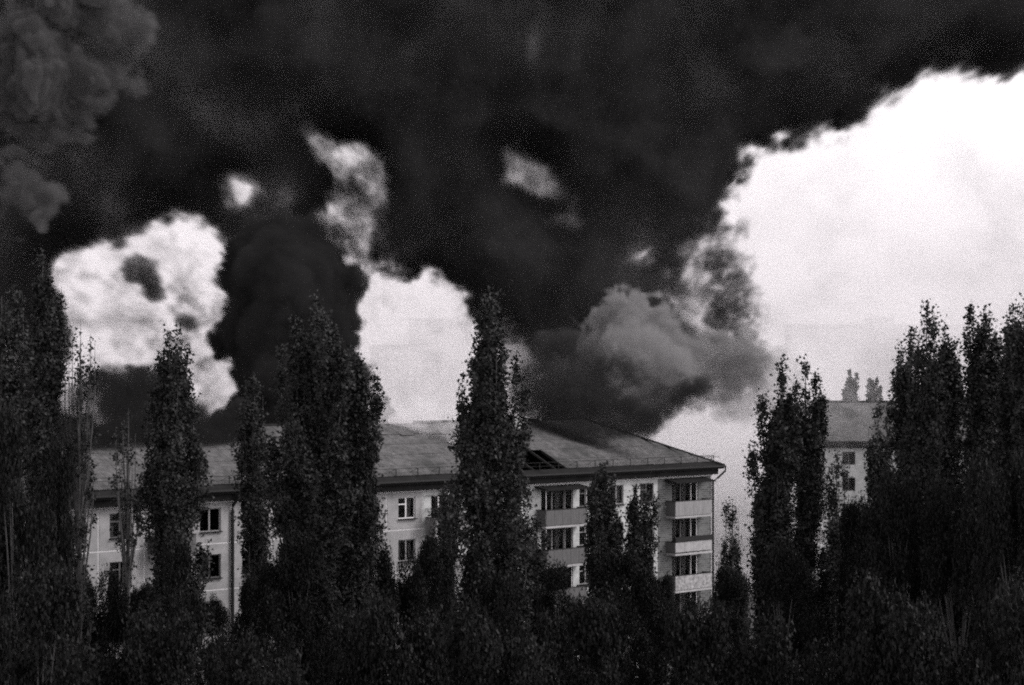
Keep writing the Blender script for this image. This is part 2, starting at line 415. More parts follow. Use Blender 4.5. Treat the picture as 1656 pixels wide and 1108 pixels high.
b = MB(); b.tube([(-.72, SY0, SZ0 + .06), (HIP, SYR, RIDGE + .08)], .11, 6); b.tube([(HIP, SYR, RIDGE + .08), (24.6, SYR, RIDGE + .08)], .11, 6); b.tube([(32.3, SYR, RIDGE + .08), (LEN, SYR, RIDGE + .08)], .11, 6)
b.build('ridge_cap', M['edge'], A)
b = MB()   # rafters and battens seen through the holes
for x in np.arange(.6, LEN, 1.1):
    t = min(SL - .1, max(.3, (x + .5) / (HIP + .72) * SL))
    if 17 < x < 22 and rs.random() < .5: continue
    q0, q1 = Vector(roofpt(x, .2, -.16)), Vector(roofpt(x, t, -.16))
    d = nrm * .14
    b.add([q0 + Vector((-.04, 0, 0)), q0 + Vector((.04, 0, 0)), q1 + Vector((.04, 0, 0)), q1 + Vector((-.04, 0, 0)),
           q0 + d + Vector((-.04, 0, 0)), q0 + d + Vector((.04, 0, 0)), q1 + d + Vector((.04, 0, 0)), q1 + d + Vector((-.04, 0, 0))],
          [(0, 3, 2, 1), (4, 5, 6, 7), (0, 1, 5, 4), (1, 2, 6, 5), (2, 3, 7, 6), (3, 0, 4, 7)])
b.build('rafters', M['char'], A)
MB().box(.1, LEN - .1, -DEP + .1, -.1, EZ + .02, EZ + .1).build('attic_floor', M['char'], A)
MB().box(.2, LEN - .2, -DEP + .15, -DEP + .3, EZ + .11, 16.0).build('attic_wall', M['char'], A)
# broken light edges of sheets around the big hole
for (xa, ta, xb, tb) in ((22.9, .75, 24.3, 3.6), (24.0, 4.9, 21.2, 5.4), (22.2, 5.0, 20.6, 5.2)):
    p, q = Vector(roofpt(xa, ta, .12)), Vector(roofpt(xb, tb, .12)); d = (q - p).normalized(); w_ = d.cross(nrm) * .22
    MB().slab([p - w_, p + w_, q + w_, q - w_], .02, nrm).build('broken_sheet', M['slab'], A)
# snow rail on the roof edge
sg = MB(); zr = .52
def rpt(x, up=0): p = Vector(roofpt(x, .62, .06)); return (p.x, p.y, p.z + up)
sg.tube([rpt(-.2, zr), rpt(LEN, zr)], .022, 4); sg.tube([rpt(-.2, zr * .5), rpt(LEN, zr * .5)], .014, 4)
sgo = sg.build('snow_rail', M['metal'], A)
for x in np.arange(0, LEN, 1.9):
    q = MB(); q.box(x - .022, x + .022, rpt(x)[1] - .02, rpt(x)[1] + .02, rpt(x)[2] - .05, rpt(x)[2] + zr)
    q.tube([rpt(x, zr), (x + .28, *roofpt(x, 1.15, .06)[1:])], .016, 4); q.build('post', M['metal'], sgo)
sg2 = MB(); ry = [-.3 - 1.4 * k for k in range(5)]
for k, y in enumerate(ry[:-1]):
    sg2.box(-.47, -.43, y - .02, y + .02, SZ0, SZ0 + zr + .2)
sg2.box(-.46, -.44, ry[3], .5, SZ0 + zr + .16, SZ0 + zr + .2)
sg2.build('end_rail', M['metal'], A)
# drainpipes
b = MB(); b.tube([(-.72, .84, 15.4), (-.74, .84, 15.1), (-.35, .35, 14.5), (-.1, .14, 14.3), (-.1, .14, .3)], .075, 8)
b.build('drainpipe', M['metal'], A)
b = MB(); b.tube([(45.3, .80, 15.35), (45.3, .75, 15.1), (45.3, .2, 14.5), (45.3, .16, 14.2), (45.3, .16, .3)], .1, 8)
b.build('drainpipe', M['metal'], A)
# chimneys
for (x, yy, w_, h_) in ((15.2, -5.6, 1.3, 1.2), (9.6, -7.0, .8, 1.0)):
    c_ = MB(); z0 = RIDGE - .9
    c_.box(x - w_ / 2, x + w_ / 2, yy - .35, yy + .35, z0, z0 + h_); c_.build('chimney', M['white_wall'], A)
    MB().box(x - w_ / 2 - .08, x + w_ / 2 + .08, yy - .43, yy + .43, z0 + h_ + .002, z0 + h_ + .12).build('chimney_cap', M['slab'], A)

# ------------------------------------------------------------------ second block behind on the right
x0 = PX(1286, 0, 209)[0]
B = thing('apartment_building', 'pale apartment block with plain slate roof in the mist, right of the forked poplars', 'building', (x0, 209, 0), 0)
L2 = 46.0
SP2 = []
cols2 = [(1.6 + 3.2 * k, 3.0 + 3.2 * k) for k in range(14)]
cols2 = [(a + .15, c + .15) for a, c in cols2]
for z in FL:
    for a, c in cols2: SP2.append((a, c, z + 1.2, z + 2.6))
b = MB(); open_wall(b, 0, L2, 0, EZ, 0, SP2)
# mirror to face the camera (outward = -y)
b.v = [(x, -y, z) for x, y, z in b.v]; b.f = [f[::-1] for f in b.f]
b.add([(0, 0, 0), (0, 12, 0), (0, 12, EZ), (0, 0, EZ)], [(0, 3, 2, 1)]); b.add([(L2, 0, 0), (L2, 12, 0), (L2, 12, EZ), (L2, 0, EZ)], [(0, 1, 2, 3)])
b.add([(0, 12, 0), (L2, 12, 0), (L2, 12, EZ), (0, 12, EZ)], [(0, 3, 2, 1)])
b.build('wall', M['white_wall'], B)
for j, z in enumerate(FL):
    for k, (a, c) in enumerate(cols2):
        e, f = z + 1.2, z + 2.6
        w = MB(); w.box(a, a + .07, .06, .14, e, f); w.box(c - .07, c, .06, .14, e, f); w.box(a + .07, c - .07, .06, .14, e, e + .07); w.box(a + .07, c - .07, .06, .14, f - .07, f)
        w.box((a + c) / 2 - .04, (a + c) / 2 + .04, .05, .13, e + .07, f - .07)
        wo = w.build('window', M['dframe'], B)
        MB().box(a + .07, (a + c) / 2 - .04, .09, .1, e + .07, f - .07).build('pane', M['glass'], wo)
        MB().box((a + c) / 2 + .04, c - .07, .09, .1, e + .07, f - .07).build('pane', M['glass'], wo)
b = MB(); b.box(.1, L2 - .1, 1.8, 1.9, .5, EZ - .1)
for z in FL + [EZ]: b.box(.1, L2 - .1, .25, 11.9, z - .2, z - .05)
b.build('inner_structure', M['room'], B)
b = MB(); b.box(-.5, L2 + .5, -.5, -.002, EZ, EZ + .45); b.box(-.7, L2 + .7, -.7, -.5, EZ + .25, EZ + .75); b.build('cornice', M['eave'], B)
b = MB(); rz = 19.5
b.slab([(-.7, -.7, 15.5), (L2 + .7, -.7, 15.5), (L2 + .7, 6, rz), (-.7, 6, rz)], .05, (0, -.5, 1)); b.slab([(-.7, 12.7, 15.5), (L2 + .7, 12.7, 15.5), (L2 + .7, 6, rz), (-.7, 6, rz)], .05, (0, .5, 1))
b.add([(0, 0, EZ), (0, 12, EZ), (0, 6, rz)], [(0, 2, 1)]); b.add([(L2, 0, EZ), (L2, 12, EZ), (L2, 6, rz)], [(0, 1, 2)])
b.build('roof', M['sheet'], B)
MB().tube([(-.7, 6, rz + .08), (L2 + .7, 6, rz + .08)], .16, 6).build('ridge_cap', M['edge'], B)

# ------------------------------------------------------------------ far blocks, almost lost in the haze
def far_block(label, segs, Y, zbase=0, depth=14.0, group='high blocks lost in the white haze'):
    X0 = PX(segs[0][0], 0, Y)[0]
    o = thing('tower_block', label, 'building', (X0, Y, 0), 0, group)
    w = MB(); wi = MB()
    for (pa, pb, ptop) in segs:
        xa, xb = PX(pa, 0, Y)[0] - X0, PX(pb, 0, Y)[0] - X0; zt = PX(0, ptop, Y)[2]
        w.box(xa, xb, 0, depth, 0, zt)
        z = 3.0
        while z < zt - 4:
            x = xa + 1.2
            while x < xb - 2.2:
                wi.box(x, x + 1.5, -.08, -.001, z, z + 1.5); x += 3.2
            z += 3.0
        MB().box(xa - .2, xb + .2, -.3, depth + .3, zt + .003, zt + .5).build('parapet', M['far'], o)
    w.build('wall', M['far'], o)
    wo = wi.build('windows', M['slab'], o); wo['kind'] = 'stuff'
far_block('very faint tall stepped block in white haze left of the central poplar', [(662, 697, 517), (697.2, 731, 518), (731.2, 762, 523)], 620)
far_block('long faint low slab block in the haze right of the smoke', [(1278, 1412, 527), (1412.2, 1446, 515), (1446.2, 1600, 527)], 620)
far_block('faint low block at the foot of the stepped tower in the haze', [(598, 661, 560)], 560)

# ------------------------------------------------------------------ trees
def quads(name, c, size, rng, m, tri=False):
    """leaf-sized faces at points c: rhombic, or three-cornered where the tree is far off"""
    n = len(c); k = 3 if tri else 4
    d1 = rng.normal(size=(n, 3)); d1 /= np.linalg.norm(d1, axis=1)[:, None]
    d2 = rng.normal(size=(n, 3)); d2 -= (d2 * d1).sum(1)[:, None] * d1; d2 /= np.linalg.norm(d2, axis=1)[:, None]
    s = (size * rng.uniform(.65, 1.4, n))[:, None]
    a = d1 * s; bb = d2 * s * .8
    if tri: v = np.stack([c - a * .6 - bb, c + a, c - a * .5 + bb], 1)
    else: v = np.stack([c - a, c - bb * .9 + a * .1, c + a, c + bb * .9 + a * .1], 1)
    v = v.reshape(-1, 3).astype(np.float32)
    me = bpy.data.meshes.new(name)
    me.vertices.add(k * n); me.loops.add(k * n); me.polygons.add(n)
    me.vertices.foreach_set('co', v.ravel())
    me.loops.foreach_set('vertex_index', np.arange(k * n, dtype=np.int32))
    me.polygons.foreach_set('loop_start', np.arange(0, k * n, k, dtype=np.int32))
    me.polygons.foreach_set('loop_total', np.full(n, k, dtype=np.int32))
    me.update(); me.materials.append(m)
    return me

def gapnoise(p, rng, sc):
    k = rng.normal(size=(7, 3)) * sc; ph = rng.uniform(0, 6.28, 7)
    return np.sin(p @ k.T + ph).sum(1) / 2.6

def poplar(label, tips, Y, halfw, foot_px=None, nleaf=26000, zlow=None, leaf=.088, gap=-.9, twigs=1.0, name='poplar_tree', kind='poplar tree', group='poplars in front of the burning block', rtop=.28, mat_='leaf', seed=0, taper=4.5, dens=1.0):
    """tips: photograph pixels of the crown's tips; halfw: half width of the whole crown in pixels"""
    rng = np.random.default_rng(seed * 77 + int(tips[0][0]))
    sc = Y / F
    bx = foot_px if foot_px is not None else float(np.mean([t[0] for t in tips]))
    X0 = (bx - CX) * sc
    o = thing(name, label, kind, (X0, Y, 0), 0, group)
    tipm = [((px - bx) * sc, rng.uniform(-.5, .5) * halfw * sc, CAMZ + (HY - py) * sc) for px, py in tips]
    H = max(t[2] for t in tipm); R = halfw * sc
    zl = zlow if zlow is not None else max(1.2, H * .12)
    tb = MB(); P = []
    tb = MB(); P = []
    ih = int(np.argmax([t[2] for t in tipm]))
    mt = tipm[ih]
    def main(z):
        t = z / H; return np.array([mt[0] * t ** 1.5, mt[1] * t ** 1.5, z])
    tb.tube([main(z) for z in np.linspace(0, H * .97, 9)], [max(.02, (.2 + R * .06) * (1 - i / 8.6)) for i in range(9)], 7)
    def env(z):                                   # crown radius at height z
        d = np.maximum(H - z, 0); r = rtop + (R - rtop) * (1 - np.exp(-d / taper))
        return r * (.62 + .38 * np.clip(z / (.5 * H), 0, 1))
    zc = max(zl, .16 * H)
    stems = [(np.array(t), rng.uniform(4.5, 8), rng.uniform(.2, .32)) for t in tipm]
    lump = rng.uniform(.62, 1.3, (9, 5)); nf = int((14 + 15 * R) * (H - zc) / 14 * dens)
    for i in range(nf):
        zt = zc + (H * .96 - zc) * rng.uniform(0, 1) ** .85; a = rng.uniform(0, 6.283)
        kz = int(zt / H * 8.99); ka = int(a / 6.2832 * 5) % 5
        rr_ = float(env(zt)) * math.sqrt(rng.uniform(.12, 1.0)) * lump[kz, ka]
        m0 = main(zt); L_ = rng.uniform(2.2, 5.5)
        stems.append((np.array([m0[0] + rr_ * math.cos(a), m0[1] + rr_ * math.sin(a), zt]), L_, rng.uniform(.28, .5) + .1 * R))
    tot = sum(L_ * rt_ for _, L_, rt_ in stems)
    for (t, L_, rt_) in stems:
        zb = max(.8, t[2] - L_ - rng.uniform(.5, 1.5)); p0 = main(min(zb, H * .92))
        pos = lambda u: np.stack([p0[0] + (t[0] - p0[0]) * np.clip(u * 1.5, 0, 1) ** .8, p0[1] + (t[1] - p0[1]) * np.clip(u * 1.5, 0, 1) ** .8, p0[2] + (t[2] - p0[2]) * u], -1)
        us = np.linspace(0, 1, 5)
        tb.tube([tuple(q) for q in pos(us)], [.05 * (1 - u) + .008 for u in us], 4)
        nc = max(3, int(1.7 * nleaf / 30 * L_ * rt_ / tot))
        u = rng.uniform(.12, 1, nc)
        base = pos(u)
        r = rt_ * np.clip((1.02 - u) * 3.2, .22, 1) * np.clip(u * 3, .5, 1)
        ang = rng.uniform(0, 6.283, nc); q = np.sqrt(rng.uniform(0.02, 1, nc)) * r
        cl = base + np.stack([q * np.cos(ang), q * np.sin(ang), .6 * q + rng.normal(size=nc) * .1], -1)
        keep = gapnoise(cl * np.array([1, 1, .6]), rng, 1.1) > gap
        cl = cl[keep]
        if not len(cl): continue
        k = 28
        off = rng.normal(size=(len(cl), k, 3)) * np.array([.13, .13, .24]) * rng.uniform(.6, 1.4, (len(cl), 1, 1))
        P.append((cl[:, None, :] + off).reshape(-1, 3))
        for i in range(min(len(cl), int(2 * twigs))):
            s0 = pos(np.array([u[keep][i] * .7]))[0]; e0 = cl[i] + np.array([0, 0, .35])
            tb.tube([tuple(s0), tuple((s0 + e0) / 2 + np.array([0, 0, -.05])), tuple(e0)], [.016, .01, .005], 3)
    tb.build('trunk', M['bark'], o)
    P = np.concatenate(P)
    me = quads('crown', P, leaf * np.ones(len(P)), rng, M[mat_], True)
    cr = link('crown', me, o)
    return o

_bm = {}
def broadleaf(label, px, ptop, Y, halfw, variant=0, nleaf=16000, group='low bushy trees in front of the block', name='broadleaf_tree', squash=1.0, kind='tree'):
    """round or ragged tree; the crown meshes of a few variants are shared and scaled"""
    sc = Y / F; H = CAMZ + (HY - ptop) * sc; R = halfw * sc
    X0 = (px - CX) * sc
    o = thing(name, label, kind, (X0, Y, 0), random.uniform(0, 6.28), group)
    if variant not in _bm:
        rng = np.random.default_rng(900 + variant)
        tb = MB(); cs = []
        tb.tube([(0, 0, 0), (.05, 0, 2.5), (.1, .05, 5.5)], [.22, .17, .09], 7)
        for i in range(34):                      # unit tree: height 10, radius 3
            a = rng.uniform(0, 6.28); z = rng.uniform(1.6, 9.3); w = math.sin(math.pi * min(1, max(0, (z + 1.6) / 12.2))) ** .8 * 3.0
            rr_ = w * math.sqrt(rng.uniform(.05, 1)); c_ = np.array([rr_ * math.cos(a), rr_ * math.sin(a), z]); cs.append(c_)
            s0 = np.array([.05, 0, max(.8, z * .55)])
            tb.tube([tuple(s0), tuple((s0 + c_) / 2 + np.array([0, 0, .25])), tuple(c_)], [.07, .045, .015], 4)
        P = []
        for c_ in cs:
            n = int(70000 / 34 / 14); rad = rng.uniform(.55, 1.15)
            d = rng.normal(size=(n, 3)); d /= np.linalg.norm(d, axis=1)[:, None]
            cl = c_ + d * rad * rng.uniform(.3, 1.0, (n, 1)) ** .5 * np.array([1, 1, .8])
            P.append((cl[:, None, :] + rng.normal(size=(n, 14, 3)) * .16).reshape(-1, 3))
        P = np.concatenate(P)
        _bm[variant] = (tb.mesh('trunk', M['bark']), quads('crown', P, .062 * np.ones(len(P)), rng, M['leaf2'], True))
    t, c = _bm[variant]
    for nm, me in (('trunk', t), ('crown', c)):
        ob = link(nm, me, o); ob.scale = (R / 3.0, R / 3.0, H / 10.0)
    return o

G1 = 'poplars in front of the burning block'
poplar('dark broad poplar at the left edge, its crown cut by the picture edge', [(8, 480), (25, 478), (38, 505), (-20, 470)], 78, 46, seed=1, nleaf=42000)
poplar('tall narrow dense poplar standing against the smoke beside the left edge', [(66, 422), (80, 445), (55, 455), (96, 462)], 92, 36, seed=2, nleaf=36000, leaf=.085, gap=-1.6)
poplar('thin half bare poplar with upright twigs showing against the left white gap', [(118, 548), (130, 525), (144, 540), (155, 560), (104, 590), (112, 575)], 92, 28, seed=3, nleaf=4500, gap=-.1, twigs=3, dens=1.3)
poplar('slender dark poplar with twin tips between white gap and black plume', [(273, 535), (292, 548), (302, 560), (262, 590), (312, 640), (240, 650)], 88, 56, seed=4, nleaf=46000)
poplar('thin short poplar just left of the broad poplar', [(412, 602), (400, 625), (424, 640)], 104, 30, seed=5, nleaf=18000)
poplar('broadest poplar with three tips in front of the black plume', [(508, 487), (476, 512), (526, 518), (456, 570), (545, 548), (560, 575)], 92, 76, seed=6, nleaf=80000, taper=3.0, gap=-1.5)
poplar('poplar joined to the right flank of the broadest one, edged against white sky', [(604, 600), (585, 590), (612, 622), (575, 575)], 94, 38, seed=7, nleaf=30000)
poplar('tallest central poplar, pointed and alone against the white gap', [(790, 483), (801, 484), (776, 512), (812, 540), (765, 575), (835, 575), (748, 615), (848, 620)], 90, 72, seed=8, nleaf=78000, taper=5.5)
poplar('small poplar in front of the wall between the two balcony columns', [(975, 752), (962, 770), (990, 775)], 120, 40, seed=9, nleaf=26000)
poplar('small twin tipped poplar beside the corner balconies', [(1029, 788), (1046, 805), (1060, 815)], 120, 30, seed=10, nleaf=20000)
poplar('small lone poplar right of the building corner against the mist', [(1184, 803), (1174, 818), (1196, 822)], 128, 27, seed=11, nleaf=15000, gap=-.6)
poplar('tall poplar with forked top standing right of the building corner', [(1264, 588), (1232, 640), (1247, 662), (1217, 720)], 96, 42, seed=12, nleaf=44000)
poplar('tall poplar forming the right half of the forked pair', [(1302, 590), (1285, 625), (1320, 612), (1330, 650)], 98, 38, seed=13, nleaf=34000)
poplar('low poplar in front of the misty second block', [(1352, 735), (1340, 760), (1366, 750)], 110, 26, seed=14, nleaf=16000)
poplar('low dark poplar hiding the right windows of the misty block', [(1418, 660), (1405, 690), (1432, 678)], 112, 30, seed=15, nleaf=20000)
poplar('first tall poplar of the dark right group with stepped tips', [(1455, 562), (1474, 532), (1446, 600)], 95, 42, seed=16, nleaf=34000)
poplar('poplar with the highest pointed tip of the right group, left of its notch', [(1496, 507), (1507, 515), (1488, 540)], 90, 38, seed=17, nleaf=34000)
poplar('poplar with a thin single tip in the notch of the right group', [(1530, 525), (1522, 560), (1545, 550)], 97, 34, seed=18, nleaf=24000)
poplar('twin tipped poplar in the middle of the right group', [(1565, 508), (1577, 525), (1592, 505)], 92, 42, seed=19, nleaf=38000)
poplar('poplar with low blunt top between the twin tips and the right edge', [(1610, 545), (1620, 552), (1604, 560)], 96, 36, seed=20, nleaf=26000)
poplar('tall poplar with narrow tip near the right picture edge', [(1636, 497), (1645, 520), (1626, 530)], 90, 36, seed=21, nleaf=32000)
poplar('poplar cut off by the right picture edge', [(1656, 492), (1672, 505), (1690, 520)], 88, 44, seed=22, nleaf=28000)
poplar('narrow young poplar screening the pot corner balcony', [(722, 785), (713, 800), (731, 806)], 118, 17, seed=23, nleaf=11000)
poplar('low poplar below the balcony with dark boards', [(868, 838), (855, 850), (884, 856)], 116, 34, seed=24, nleaf=20000)
poplar('dark poplar leaning over the left half of the roof', [(205, 660), (190, 690), (222, 700)], 98, 34, seed=25, nleaf=3500, gap=-.2, twigs=3)
poplar('left far poplar of the pale pair behind the misty block', [(1374, 600), (1384, 606), (1366, 625)], 262, 17, seed=31, nleaf=16000, leaf=.16, zlow=8, group='pale pair of poplars beyond the second block')
poplar('right far poplar of the pale pair behind the misty block', [(1408, 603), (1418, 614), (1424, 625)], 262, 15, seed=32, nleaf=15000, leaf=.16, zlow=8, group='pale pair of poplars beyond the second block')

low = [  # label, px, top, Y, halfw
    ('dark bushy tree filling the left edge below the poplars', 25, 640, 72, 85),
    ('bushy tree under the thin half bare poplar', 95, 700, 84, 45),
    ('low tree in front of the leftmost windows of the block', 172, 895, 96, 50),
    ('leafy tree just left of the twin tipped dark poplar, below its middle', 222, 925, 100, 38),
    ('small leafy tree in front of the lower left windows beside the half bare poplar', 132, 925, 98, 40),
    ('leafy tree below the thin short poplar, right of the drainpipe', 412, 925, 98, 40),
    ('leafy tree filling the gap below the poplar on the right flank of the broadest one', 578, 855, 96, 46),
    ('low leafy tree just left of the misty block, under the forked pair', 1400, 775, 100, 40),
    ('low leafy tree between the small twin tipped poplar and the corner balconies', 1066, 915, 112, 34),
    ('rounded dark bush beside the left drainpipe', 348, 958, 100, 34),
    ('bushy tree at the foot of the twin tipped dark poplar', 275, 860, 84, 62),
    ('bushy tree under the broadest poplar', 480, 860, 90, 75),
    ('low leafy tree right of the broadest poplar, below the white framed window', 640, 850, 98, 55),
    ('leafy tree below the plant pot balcony', 700, 845, 104, 42),
    ('dark bushy tree around the foot of the central poplar', 800, 880, 88, 70),
    ('bushy tree below the balcony column with dark boards', 905, 905, 108, 52),
    ('broad low tree below the two small poplars', 1010, 885, 104, 62),
    ('low bushy tree below the corner balconies', 1105, 950, 106, 48),
    ('low hazy bush right of the building corner', 1185, 905, 124, 40),
    ('dark bushy tree under the forked poplar pair', 1265, 870, 92, 75),
    ('bushy tree below the misty block', 1365, 800, 96, 50),
    ('dark bushy tree at the left foot of the right poplar group', 1450, 760, 88, 70),
    ('dark bushy tree below the middle of the right poplar group', 1550, 700, 86, 75),
    ('dark bushy tree at the right picture edge', 1645, 700, 82, 70),
]
near = [
    ('nearest dark treetop in the bottom left corner', 60, 900, 58, 130),
    ('nearest dark treetop along the bottom edge, left of the drainpipe', 250, 985, 60, 120),
    ('nearest dark treetop along the bottom edge under the broadest poplar', 450, 985, 60, 120),
    ('nearest dark treetop along the bottom edge right of the broadest poplar', 630, 930, 62, 110),
    ('nearest dark treetop along the bottom edge under the central poplar', 800, 960, 58, 120),
    ('nearest dark treetop along the bottom edge below the small poplars', 980, 945, 62, 120),
    ('nearest dark treetop along the bottom edge below the building corner', 1140, 970, 60, 110),
    ('nearest dark treetop along the bottom edge below the forked pair', 1300, 950, 60, 120),
    ('nearest dark treetop along the bottom edge below the misty block', 1450, 900, 58, 120),
    ('nearest dark treetop at the bottom below the left drainpipe', 375, 1015, 66, 75),
    ('nearest dark treetop at the bottom between the broadest and the central poplar', 545, 975, 66, 80),
    ('nearest dark treetop at the bottom right of the central poplar foot', 890, 985, 68, 75),
    ('nearest dark treetop in the bottom right corner', 1610, 880, 58, 120),
]
for i, (lb, px, pt_, Y, hw) in enumerate(low): broadleaf(lb, px, pt_, Y, hw, i % 5, nleaf=30000)
for i, (lb, px, pt_, Y, hw) in enumerate(near): broadleaf(lb, px, pt_, Y, hw, i % 5, group='nearest treetops along the bottom edge')
# plant in the pot
rng = np.random.default_rng(5)
pp = np.array([pc[0], pc[1], pc[2] + .45]) + rng.normal(size=(700, 3)) * np.array([.24, .24, .17])
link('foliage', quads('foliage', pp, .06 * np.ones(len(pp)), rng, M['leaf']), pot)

# ------------------------------------------------------------------ smoke: real volumes, baked to density grids by geometry nodes
def upnoise(shape, cell, rng, aspect=1.0):
    """smooth random field, features about `cell` grid cells wide"""
    h, w = shape; ch, cw_ = max(4, int(h / cell) + 4), max(4, int(w / (cell * aspect)) + 4)
    gr = rng.normal(size=(ch, cw_))
    def interp(a, n, axis, c):
        x = np.arange(n) / c + 1; i = x.astype(int); f = x - i; f = f * f * (3 - 2 * f)
        lo = np.take(a, i, axis); hi = np.take(a, i + 1, axis)
        sh = [1, 1]; sh[axis] = n; f = f.reshape(sh)
        return lo * (1 - f) + hi * f
    return interp(interp(gr, h, 0, cell), w, 1, cell * aspect)

def fbm(shape, cell, rng, octv=5, gain=.55):
    out = 0; a = 1; s = 0
    for k in range(octv):
        if cell < 1.5: break
        out = out + a * upnoise(shape, cell, rng); s += a * a; a *= gain; cell /= 2
    return out / math.sqrt(s)

def blur(a, s):
    if s < .3: return a
    n = int(3 * s) + 1; k = np.exp(-.5 * (np.arange(-n, n + 1) / s) ** 2); k /= k.sum()
    for ax in (0, 1):
        p = np.pad(a, [(n, n) if q == ax else (0, 0) for q in (0, 1)], 'edge')
        a = sum(k[i] * np.take(p, range(i, i + a.shape[ax]), ax) for i in range(2 * n + 1))
    return a

class Chart:
    """optical depth of one body of smoke, drawn in the upright plane at distance Y through its middle (world metres behind photograph pixels)"""
    def __init__(s, px0, px1, py0, py1, step, seed, warp=(9, 45, 3.5, 14)):
        s.nx, s.nz = int((px1 - px0) / step) + 1, int((py1 - py0) / step) + 1
        s.px0, s.py1, s.step = px0, py1, step
        s.rng = np.random.default_rng(seed)
        gx, gy = np.meshgrid(px0 + np.arange(s.nx) * step, py1 - np.arange(s.nz) * step)
        A1, c1, A2, c2 = warp; sh = gx.shape
        s.gx0, s.gy0 = gx, gy
        s.gx = gx + A1 * fbm(sh, c1 / step, s.rng, 5, .6) + A2 * fbm(sh, c2 / step, s.rng, 4, .7)
        s.gy = gy + A1 * fbm(sh, c1 / step, s.rng, 5, .6) + A2 * fbm(sh, c2 / step, s.rng, 4, .7)
        s.tau = np.zeros(sh)
    def poly(s, pts, soft=5, rag=.28):
        x, y = s.gx, s.gy; ins = np.zeros(x.shape, bool); n = len(pts)
        for i in range(n):
            (xa, ya), (xb, yb) = pts[i], pts[(i + 1) % n]
            if ya == yb: continue
            c = ((ya > y) != (yb > y)) & (x < (xb - xa) * (y - ya) / (yb - ya) + xa); ins ^= c
        m = blur(ins.astype(float), soft * 1.5 / s.step)
        return np.clip(.5 + (m - .5) * 1.5 + rag * 4 * m * (1 - m) * fbm(m.shape, 26 / s.step, s.rng, 5, .72), 0, 1)
    def spot(s, cx, cy, rx, ry, ang=0):
        a = math.radians(ang); dx, dy = s.gx - cx, s.gy - cy
        u = (dx * math.cos(a) + dy * math.sin(a)) / rx; v = (-dx * math.sin(a) + dy * math.cos(a)) / ry
        return np.exp(-(u * u + v * v))
    def hole(s, mask, val): s.tau = s.tau * (1 - mask) ** 2.4 + val * mask
    def to(s, mask, val): s.tau = s.tau * (1 - mask) + val * mask

